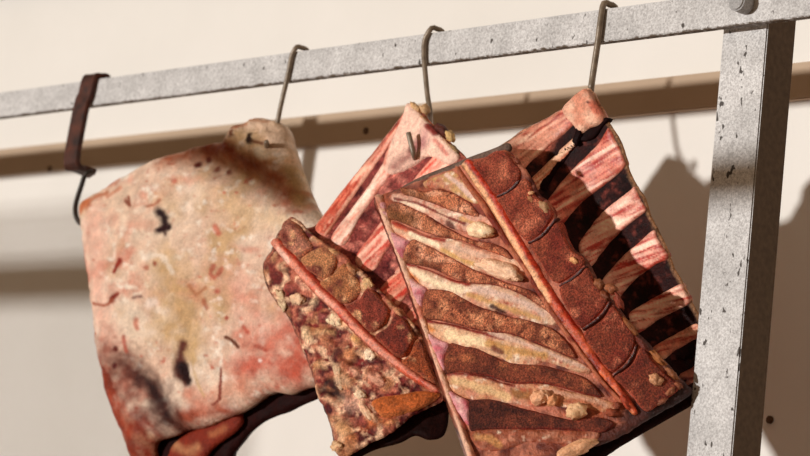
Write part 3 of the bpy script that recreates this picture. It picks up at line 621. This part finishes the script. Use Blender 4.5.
# ---- middle one
MR = rib_section('narrower rib section in the middle, its crumbly sawn backbone overlapping the pale slab', P(350, 330, -.14))
CH_M = Curved([(262, 265, -.115), (290, 218, -.118), (440, 400, -.07), (340, 456, -.14), (350, 330, -.108), (300, 350, -.125), (370, 285, -.098)])
M_OUT = [(290, 217), (299, 221), (306, 230), (318, 238), (330, 246), (338, 251), (346, 257), (353, 264), (362, 271), (371, 281), (380, 291), (389, 299), (399, 307), (409, 317), (416, 325), (425, 340), (431, 360), (437, 378), (443, 399), (427, 408), (411, 416), (396, 428), (379, 438), (362, 447), (350, 454), (344, 458), (338, 455), (335, 447), (332, 430), (325, 410), (318, 396), (314, 378), (307, 360), (299, 340), (289, 318), (279, 305), (269, 290), (263, 271), (264, 261), (271, 250), (275, 238), (283, 226)]
M_ST = [([(345, 402), (358, 404)], 12, (196, 156, 134), .85, 1.), ([(338, 420), (345, 440)], 11, (196, 150, 112), .8, 1.), ([(365, 425), (390, 418)], 8, (176, 96, 50), .8, 1.), ([(325, 392), (340, 394), (330, 382)], 8, (44, 14, 14), .9, .8), ([(334, 385), (345, 380)], 6, (60, 20, 18), .8, .8),
        ([(272, 268), (280, 282), (274, 276)], 5, (104, 40, 36), .9), ([(290, 285), (300, 290)], 5, (150, 80, 66), .8), ([(340, 352), (335, 358)], 6, (74, 24, 26), .9), ([(318, 355), (322, 362)], 4, (120, 40, 34), .8), ([(300, 312), (306, 330)], 4, (96, 34, 32), .8), ([(360, 420), (364, 424)], 5, (130, 62, 56), .8)]
LUMPS = [((283, 300), 10, 3.4, 72, (206, 178, 144)), ((300, 300), 6, 6, 0, (222, 184, 150)), ((316, 303), 4.5, 4.5, 0, (226, 196, 158)), ((305, 285), 8, 4, 50, (196, 140, 116)), ((337, 321), 7.5, 6.5, 20, (232, 206, 170)), ((347, 326), 6, 4.5, 30, (226, 186, 146)), ((310, 335), 9, 5, 60, (214, 186, 148)), ((320, 334), 4, 5, 0, (206, 166, 124)), ((331, 333), 7, 3.6, 10, (198, 160, 116)),
                          ((371, 355), 5, 5.5, 20, (232, 206, 176)), ((357, 340), 6, 4, 30, (196, 150, 94)), ((340, 376), 12, 4, 78, (202, 170, 138)), ((349, 382), 8, 4.5, 60, (196, 156, 122)), ((361, 396), 5.5, 4.5, 0, (226, 196, 164)), ((356, 372), 6, 4, 40, (196, 150, 124)), ((368, 376), 7, 4, 100, (190, 140, 108)), ((378, 380), 10, 5, 20, (206, 150, 124)), ((322, 365), 6, 5, 80, (170, 130, 92)), ((298, 345), 8, 3.5, 62, (204, 168, 130)),
                          ((313, 316), 4, 4, 0, (190, 120, 104)), ((325, 317), 6, 4, 30, (160, 92, 84)), ((330, 345), 6, 5, 0, (176, 118, 88)), ((318, 347), 5, 4, 20, (168, 96, 72)), ((352, 354), 6, 5, 0, (178, 118, 80)), ((348, 366), 5, 4, 30, (150, 92, 64)), ((285, 268), 7, 4, 40, (196, 158, 126)), ((276, 258), 5, 3, -60, (186, 140, 104)), ((270, 262), 4, 3, 0, (150, 90, 74)), ((290, 288), 5, 4, 0, (150, 80, 70)), ((366, 410), 10, 3.6, 62, (222, 184, 150)), ((375, 418), 5, 3.6, 50, (214, 176, 140)),
                          ((338, 448), 5.5, 5, 0, (216, 176, 136)), ((345, 430), 8, 6, 20, (206, 160, 116)), ((332, 402), 8, 4, 40, (206, 164, 130)), ((318, 392), 8, 2.6, 70, (216, 176, 138)), ((390, 424), 6, 3, -30, (196, 140, 96)), ((352, 441), 7, 4, -30, (180, 116, 74)), ((308, 372), 6, 3, 70, (170, 118, 82)),
                          ((318, 238), 5, 3, 40, (176, 122, 84)), ((335, 252), 6, 3, 30, (190, 150, 104)), ((352, 270), 6, 4, 50, (176, 124, 86)), ((369, 284), 6, 4.5, 60, (206, 168, 122)), ((362, 289), 6, 5, 0, (196, 158, 116)), ((392, 304), 6, 3.5, 50, (176, 132, 94)), ((400, 312), 6, 3, 50, (190, 142, 104)), ((344, 282), 3, 3, 0, (214, 178, 132)), ((296, 221), 4, 3, 40, (210, 176, 140)), ((412, 322), 6, 3, 60, (176, 126, 84)), ((394, 365), 8, 3, 20, (196, 134, 104))]
BIG = {(337, 321), (371, 355), (361, 396), (366, 410), (338, 448), (300, 300), (340, 376), (283, 300), (369, 284), (352, 270), (378, 380)}
def lump_relief(x, y, d):
    h = np.zeros_like(x)
    for c, a, b, rot, col in LUMPS: h = np.maximum(h, .0055*gs(x+4*(fbm(x, y, 7, 5)-.5), y+4*(fbm(x, y, 7, 6)-.5), c[0], c[1], a*1.15, b*1.15, rot))
    return h
for c, a, b, rot, col in LUMPS:
    l = max(a-b, .1); t = math.radians(rot)
    M_ST.append(([(c[0]-l*math.cos(t), c[1]-l*math.sin(t)), (c[0]+l*math.cos(t), c[1]+l*math.sin(t))], b*1.35, (min(255, int(col[0]*1.03)), col[1], col[2]), .85, .9))
plate('lean_meat', M_OUT, CH_M, M_MUSCLE, (168, 100, 80), lift=-.003, T=.004, r=5, depth=.04, spacing=1.6, parent=MR, bdir=BD, strokes=M_ST, jag=1.6, rough=(.004, 8), relief=lump_relief,
      mottle=[((84, 28, 28), 10, .46, .6), ((220, 178, 146), 8, .53, .66), ((176, 120, 84), 18, .55, .75), ((120, 44, 40), 5, .6, .72)])
MCORD = [(276, 241), (285, 252), (295, 263), (306, 275), (317, 287), (328, 298), (340, 309), (352, 322), (364, 335), (378, 348), (393, 360), (408, 372), (422, 382), (438, 392)]
plate('spinal_cord', strip(MCORD, (4, 6, 6, 6, 6, 5, 3)), CH_M, M_RED, (206, 130, 106), T=.0065, r=5, depth=.006, spacing=1.8, parent=MR, lift=.002, rough=(.002, 7),
      strokes=[([(q[0]+4, q[1]-3) for q in MCORD], 2.6, (172, 52, 34), .85), ([(q[0]-3.5, q[1]+3.5) for q in MCORD], 1.6, (110, 44, 28), .8), ([(283, 250), (292, 262)], 3.5, (228, 184, 164), .8), ([(322, 294), (336, 308)], 3, (222, 160, 136), .8), ([(342, 316), (352, 326)], 3, (170, 50, 30), .7), ([(400, 370), (420, 384)], 3.5, (196, 84, 52), .7)], mottle=[((190, 84, 62), 12, .5, .75)])
MV = [[(284, 227), (291, 219), (299, 225), (307, 236), (315, 247), (309, 253), (301, 258), (292, 252), (283, 241)],
      [(303, 261), (316, 250), (329, 249), (338, 257), (336, 270), (327, 280), (316, 275)],
      [(322, 284), (336, 274), (346, 264), (357, 276), (364, 289), (357, 299), (344, 304), (332, 295)],
      [(347, 308), (360, 301), (370, 289), (384, 301), (391, 312), (385, 325), (372, 333), (360, 322)],
      [(376, 337), (389, 327), (397, 314), (409, 324), (415, 339), (406, 356), (396, 357), (386, 348)],
      [(402, 363), (410, 356), (418, 340), (425, 345), (430, 362), (437, 384), (424, 380), (412, 372)]]
for i, o in enumerate(MV):
    c = [(158, 104, 84), (164, 112, 76), (150, 96, 62), (126, 56, 42), (126, 52, 36), (142, 72, 40)][i]
    plate('vertebra', o, CH_M, M_BONE, c, T=.005, r=4, depth=.01, spacing=1.9, parent=MR, lift=.003, rough=(.0014, 6), edge=((176, 110, 78), 2.5, .6), mottle=[((104, 46, 36), 10, .48, .68), ((196, 150, 110), 8, .6, .8)])
plate('cut_plate', [(373, 404), (382, 398), (398, 396), (420, 392), (440, 395), (428, 405), (412, 412), (396, 417), (382, 417)], CH_M, M_MUSCLE, (172, 92, 46), T=.004, r=5, depth=.006, spacing=2, parent=MR, lift=.003, edge=((196, 130, 84), 2.2, .5))
for c, a, b, rot, col in LUMPS:
    if c in BIG: nodule('fat_nodule', CH_M, c, a*1.05, b*1.05, rot, M_FAT, col, MR, hgt=.4, lumpy=.6, lift=.003, seg=20)
plate('cut_end', [(446, 392), (446, 432), (430, 440), (415, 436), (398, 444), (375, 450), (350, 462), (344, 458), (372, 438), (410, 412)], Curved([(262, 265, -.105), (290, 218, -.11), (440, 400, -.055), (340, 456, -.125), (350, 330, -.095), (300, 350, -.112), (370, 285, -.085)]), M_DEEP, (40, 16, 12), T=.003, r=4, depth=.03, spacing=3, parent=MR, bdir=(-.7, .65, .2))
CH_Q = RibChart([(290, 222, -.105), (318, 240, -.102), (350, 268, -.092), (385, 300, -.083), (412, 330, -.074), (442, 398, -.055)], [(400, 95, -.030), (412, 104, -.030), (440, 132, -.034), (470, 165, -.04), (515, 225, -.035), (525, 300, -.03)], 2.2)
Q_OUT = [(300, 232), (314, 227), (322, 219), (333, 204), (346, 187), (360, 169), (374, 152), (384, 139), (394, 126), (403, 114), (411, 103), (416, 105), (424, 114), (432, 123), (441, 132), (452, 144), (466, 157), (474, 176), (480, 205), (484, 262), (478, 330), (462, 378), (446, 402), (432, 380), (410, 330), (380, 300), (345, 268), (318, 246)]
qw = plate('rib_wall', Q_OUT, CH_Q, M_MUSCLE, (138, 66, 60), T=.0035, r=5, depth=.016, spacing=2.5, parent=MR, bdir=(-.7, .6, .2), rough=(.0005, 8), mottle=[((84, 30, 32), 12, .5, .7), ((190, 116, 102), 10, .56, .72)], edge=((206, 130, 104), 3, .8))
QR = [([(316, 230), (330, 210), (346, 189), (362, 170), (378, 152), (392, 134), (402, 121), (410, 107), (411, 113), (402, 130), (390, 148), (376, 168), (362, 188), (348, 208), (336, 225), (326, 238)], (204, 116, 92), (168, 56, 42), (228, 172, 148)),
      ([(332, 240), (350, 214), (368, 190), (384, 166), (397, 146), (404, 130), (412, 113), (427, 128), (420, 140), (408, 153), (398, 166), (388, 181), (374, 201), (360, 221), (346, 246)], (228, 188, 168), (214, 136, 116), (240, 212, 194)),
      ([(356, 260), (372, 237), (388, 215), (404, 195), (420, 175), (436, 156), (446, 146), (459, 158), (450, 172), (436, 190), (420, 211), (404, 231), (388, 252), (377, 270), (366, 272)], (214, 150, 130), (186, 72, 58), (230, 184, 162)),
      ([(380, 294), (394, 275), (410, 256), (430, 236), (450, 214), (466, 200), (474, 214), (456, 236), (436, 258), (418, 281), (404, 302), (394, 308)], (206, 122, 100), (180, 58, 44), (220, 164, 138)),
      ([(404, 322), (418, 303), (436, 282), (456, 264), (470, 256), (474, 270), (456, 290), (438, 311), (424, 332), (414, 338)], (204, 120, 100), (176, 56, 44), (216, 160, 134)),
      ([(424, 354), (438, 335), (456, 318), (470, 310), (470, 324), (452, 343), (438, 366), (430, 370)], (180, 90, 70), (150, 46, 36), (200, 140, 110))]
rib_set(QR, CH_Q, qw)
plate('connective_tissue', [(411, 104), (420, 112), (431, 124), (441, 134), (452, 146), (462, 158), (452, 166), (440, 160), (430, 158), (418, 166), (404, 173), (393, 176), (386, 168), (391, 150), (399, 132), (406, 117)], CH_Q, M_FAT, (230, 192, 172), T=.003, r=6, depth=.004, spacing=1.8, parent=MR, lift=.006,
      strokes=[([(424, 146), (414, 158), (398, 170)], 9, (128, 40, 42), .85, 1.), ([(417, 151)], 5, (84, 20, 22), .95), ([(431, 134), (428, 146)], 9, (192, 134, 130), .85, 1.), ([(433, 128), (439, 134)], 5, (130, 30, 22), .95), ([(446, 146), (434, 156)], 7, (232, 198, 176), .8), ([(405, 118), (394, 142), (388, 166)], 3, (206, 120, 98), .8), ([(440, 142), (452, 156)], 3, (196, 96, 84), .7)])
for c, a, b, rot, col in [((417, 108), 7, 3, 45, (206, 166, 122)), ((427, 110), 3, 5, 0, (196, 160, 120)), ((425, 120), 7, 2.6, 50, (196, 150, 106)), ((444, 131), 8, 4, 45, (90, 40, 28)), ((452, 137), 6, 3.6, 70, (206, 170, 116)), ((456, 150), 7, 2.4, 50, (150, 120, 84))]:
    nodule('fat_scrap', CH_Q, c, a, b, rot, M_FAT, col, MR, hgt=.8, lumpy=.5, lift=.003, seg=14)

# ------------------------------------------------------------------ the hooks
ZT = 1.9195
def over_rail(px_top, y_front, y_back, zback, xoff=0):
    """the bend over the rail: from behind, over the top, to the front"""
    x = onY(px_top, 30, y_front)[0]
    return x
def rail_hook(front_px, rad, label, tail, mat=M_STEEL):
    x = P(*front_px[0], -.011)[0]
    pts = [(x+.006, .011, 1.893), (x+.005, .0115, 1.912), (x+.003, .008, ZT+rad+.0012), (x+.001, 0., ZT+rad+.0028), (x-.0005, -.008, ZT+rad+.002)]
    pts += [tuple(P(a, b, -.0065-rad)) for a, b in front_px[1:]]
    pts += [tuple(P(*q)) for q in tail]
    return wire_hook([np.array(q) for q in pts], rad, label, mat)
rail_hook([(602, 8), (600.5, 22), (598.5, 38), (595.5, 58), (592.5, 78), (591, 90)], .0039, 'slim steel wire hook over the rail holding the largest rib section, rightmost', [(590.5, 104, .012), (588, 116, .016), (584, 122, .006), (582, 119, -.020)])
rail_hook([(430, 29), (425, 40), (424, 55), (425.5, 75), (427.5, 95), (430, 112)], .0034, 'slim steel wire hook over the rail holding the middle rib section', [(430, 130, .018), (426, 148, .020), (419, 158, -.005), (415, 158, -.046), (412, 147, -.054), (408.5, 133, -.056)])
rail_hook([(295, 48), (291.5, 57), (289, 70), (285, 88), (281, 105), (278, 120)], .0034, 'slim steel wire hook over the rail holding the rounded top of the pale slab', [(275, 135, -.010), (271, 146, -.016), (267, 148, -.022), (266.5, 142, -.045)])
# rusty strap hook
def strap(name, pts, w, th, mat, parent):
    """flat bar swept along pts; width along world x, thickness across the bend"""
    Pp = catmull(pts, step=.003, closed=False); n = len(Pp); V = []; F = []
    t = np.gradient(Pp, axis=0); t /= np.linalg.norm(t, axis=1)[:, None]
    for i in range(n):
        wx = np.array([1., 0, 0]); wx = nrm(wx-t[i]*(wx@t[i])); nn = np.cross(wx, t[i])
        for a, b in ((-1, -1), (1, -1), (1, 1), (-1, 1)): V.append(Pp[i]+wx*a*w/2+nn*b*th/2)
    for i in range(n-1):
        for j in range(4):
            k = (j+1) % 4; F.append((i*4+j, i*4+k, (i+1)*4+k, (i+1)*4+j))
    F.append((3, 2, 1, 0)); F.append(tuple((n-1)*4+k for k in range(4)))
    o = link_mesh(name, V, F, mat, parent, False)
    bv = o.modifiers.new('bevel', 'BEVEL'); bv.width = .0012; bv.segments = 2
    return o
xs = P(90, 76, -.010)[0]
sh = thing('strap_hook', (xs, -.01, 1.86), 'rusty brown flat iron strap bent over the rail above the pale slab\'s left corner', 'hook')
b0 = P(82, 105, -.012); b1 = P(75, 140, -.014); b2 = P(72, 160, -.016)
strap('strap', [np.array(q) for q in [(xs+.010, .0115, 1.895), (xs+.009, .0115, 1.913), (xs+.007, .008, 1.9235), (xs+.004, 0, 1.9245), (xs+.002, -.008, 1.9235), (xs, -.0105, 1.913), (xs-.003, -.0108, 1.895), tuple(b0), tuple(b1), tuple(b2), tuple(P(74, 167, -.012)), tuple(P(80, 169, .004)), tuple(P(93, 174, .024))]],  .032, .008, M_RUST, sh)
wire_hook([np.array(q) for q in [tuple(P(92, 172, .004)), tuple(P(88.5, 172, -.002)), tuple(P(84.5, 176, -.004)), tuple(P(82, 184, -.004)), tuple(P(78, 196, -.003)), tuple(P(75.5, 206, -.001)), tuple(P(76, 216, .003)), tuple(P(80, 223, .006)), tuple(P(86, 224, .004)), tuple(P(91, 218, -.010)), tuple(P(92, 212, -.02))]], .0038, 'dark curved wire hook under the rusty strap, catching the left corner of the pale slab', M_IRON)

# ------------------------------------------------------------------ light: low sun from the window side at front left, warm bounce all round
az = math.radians(17); el = math.atan(.008*math.cos(az))
sd = bpy.data.lights.new('window_sun', 'SUN'); sd.energy = 2.85; sd.angle = math.radians(2.0); sd.color = (1, .985, .96)
so = bpy.data.objects.new('window_sun', sd); COL.objects.link(so)
Ld = Vector((-math.sin(az)*math.cos(el), -math.cos(az)*math.cos(el), math.sin(el)))
so.rotation_euler = Ld.to_track_quat('Z', 'Y').to_euler(); so.location = (-3, -4, 2.6)
wd = bpy.data.worlds.new('room_bounce'); SC.world = wd; wd.use_nodes = True
bg = wd.node_tree.nodes['Background']; bg.inputs[0].default_value = (.235, .166, .107, 1); bg.inputs[1].default_value = 1.0

# unseen rack added to cast shade: its rail and brace shade the post, the wall and the slab's top
DF = 1.15
def sunward(p): return tuple(p[k]+Ld[k]*(-DF-p[1])/Ld[1] for k in range(3))
a = sunward((.12, 0, 1.680)); b = sunward((.285, 0, 1.735))
ff = thing('shade_rack', (b[0], -DF, 0), 'added unseen grey rail and plate casting shade, towards the window', 'rack')
box('rail', (a[0], -DF-.006, a[2]), (b[0], -DF+.006, b[2]), M_RAIL, ff)
tube('post', [np.array((b[0]-.006, -DF+.012, 0.)), np.array((b[0]-.006, -DF+.012, .9)), np.array((b[0]-.006, -DF+.012, b[2]))], .0065, M_RAIL, ff, step=.1)
q = [sunward(onY(*e, -.04)) for e in ((146, 146), (335, 232), (335, 180), (238, 136), (190, 112))]  # outline shaped to throw shade across the slab's top
V = [(v[0], -DF-.004, v[2]) for v in q]+[(v[0], -DF+.004, v[2]) for v in q]; n5 = len(q)
link_mesh('shade_brace', V, [tuple(range(n5)), tuple(range(2*n5-1, n5-1, -1))]+[(k, (k+1) % n5, n5+(k+1) % n5, n5+k) for k in range(n5)], M_RAIL, ff, False)
tube('tie_rod', [np.array((q[1][0]-.02, -DF, q[1][2]+.012)), np.array((a[0]*.5+q[1][0]*.5, -DF, (q[1][2]+a[2])/2+.018)), np.array((a[0]+.02, -DF, a[2]+.02))], .002, M_RAIL, ff)
lr = thing('shade_slat_rack', (sunward((-2.0, 0, 1.7))[0], -DF, 0), 'added unseen grey slatted shade caster further along the window side', 'rack')  # unseen, added so its bars dim the wall at left
c0 = sunward((-2.45, 0, 1.645)); c1 = sunward((-1.10, 0, 1.728))
box('rail', (c0[0], -DF-.006, c0[2]), (c1[0], -DF+.006, c1[2]), M_RAIL, lr)
for k in range(5): box('shade_slat', (c0[0], -DF-.004, c1[2]+.010+.018*k), (c1[0], -DF+.004, c1[2]+.017+.018*k), M_RAIL, lr)
for k in range(46): box('shade_slat', (c0[0], -DF-.002, c0[2]-.010-.0095*k), (c1[0], -DF+.002, c0[2]-.0068-.0095*k), M_RAIL, lr)
box('post', (c0[0]-.05, -DF-.03, 0), (c0[0], -DF+.03, c1[2]+.12), M_POST, lr)
box('post', (c0[0]+.28, -DF+.006, 0), (c0[0]+.39, -DF+.03, c1[2]+.12), M_POST, lr)

SC.view_settings.view_transform = 'Standard'; SC.view_settings.look = 'None'; SC.view_settings.exposure = 0; SC.view_settings.gamma = 1
SC.view_settings.use_curve_mapping = False
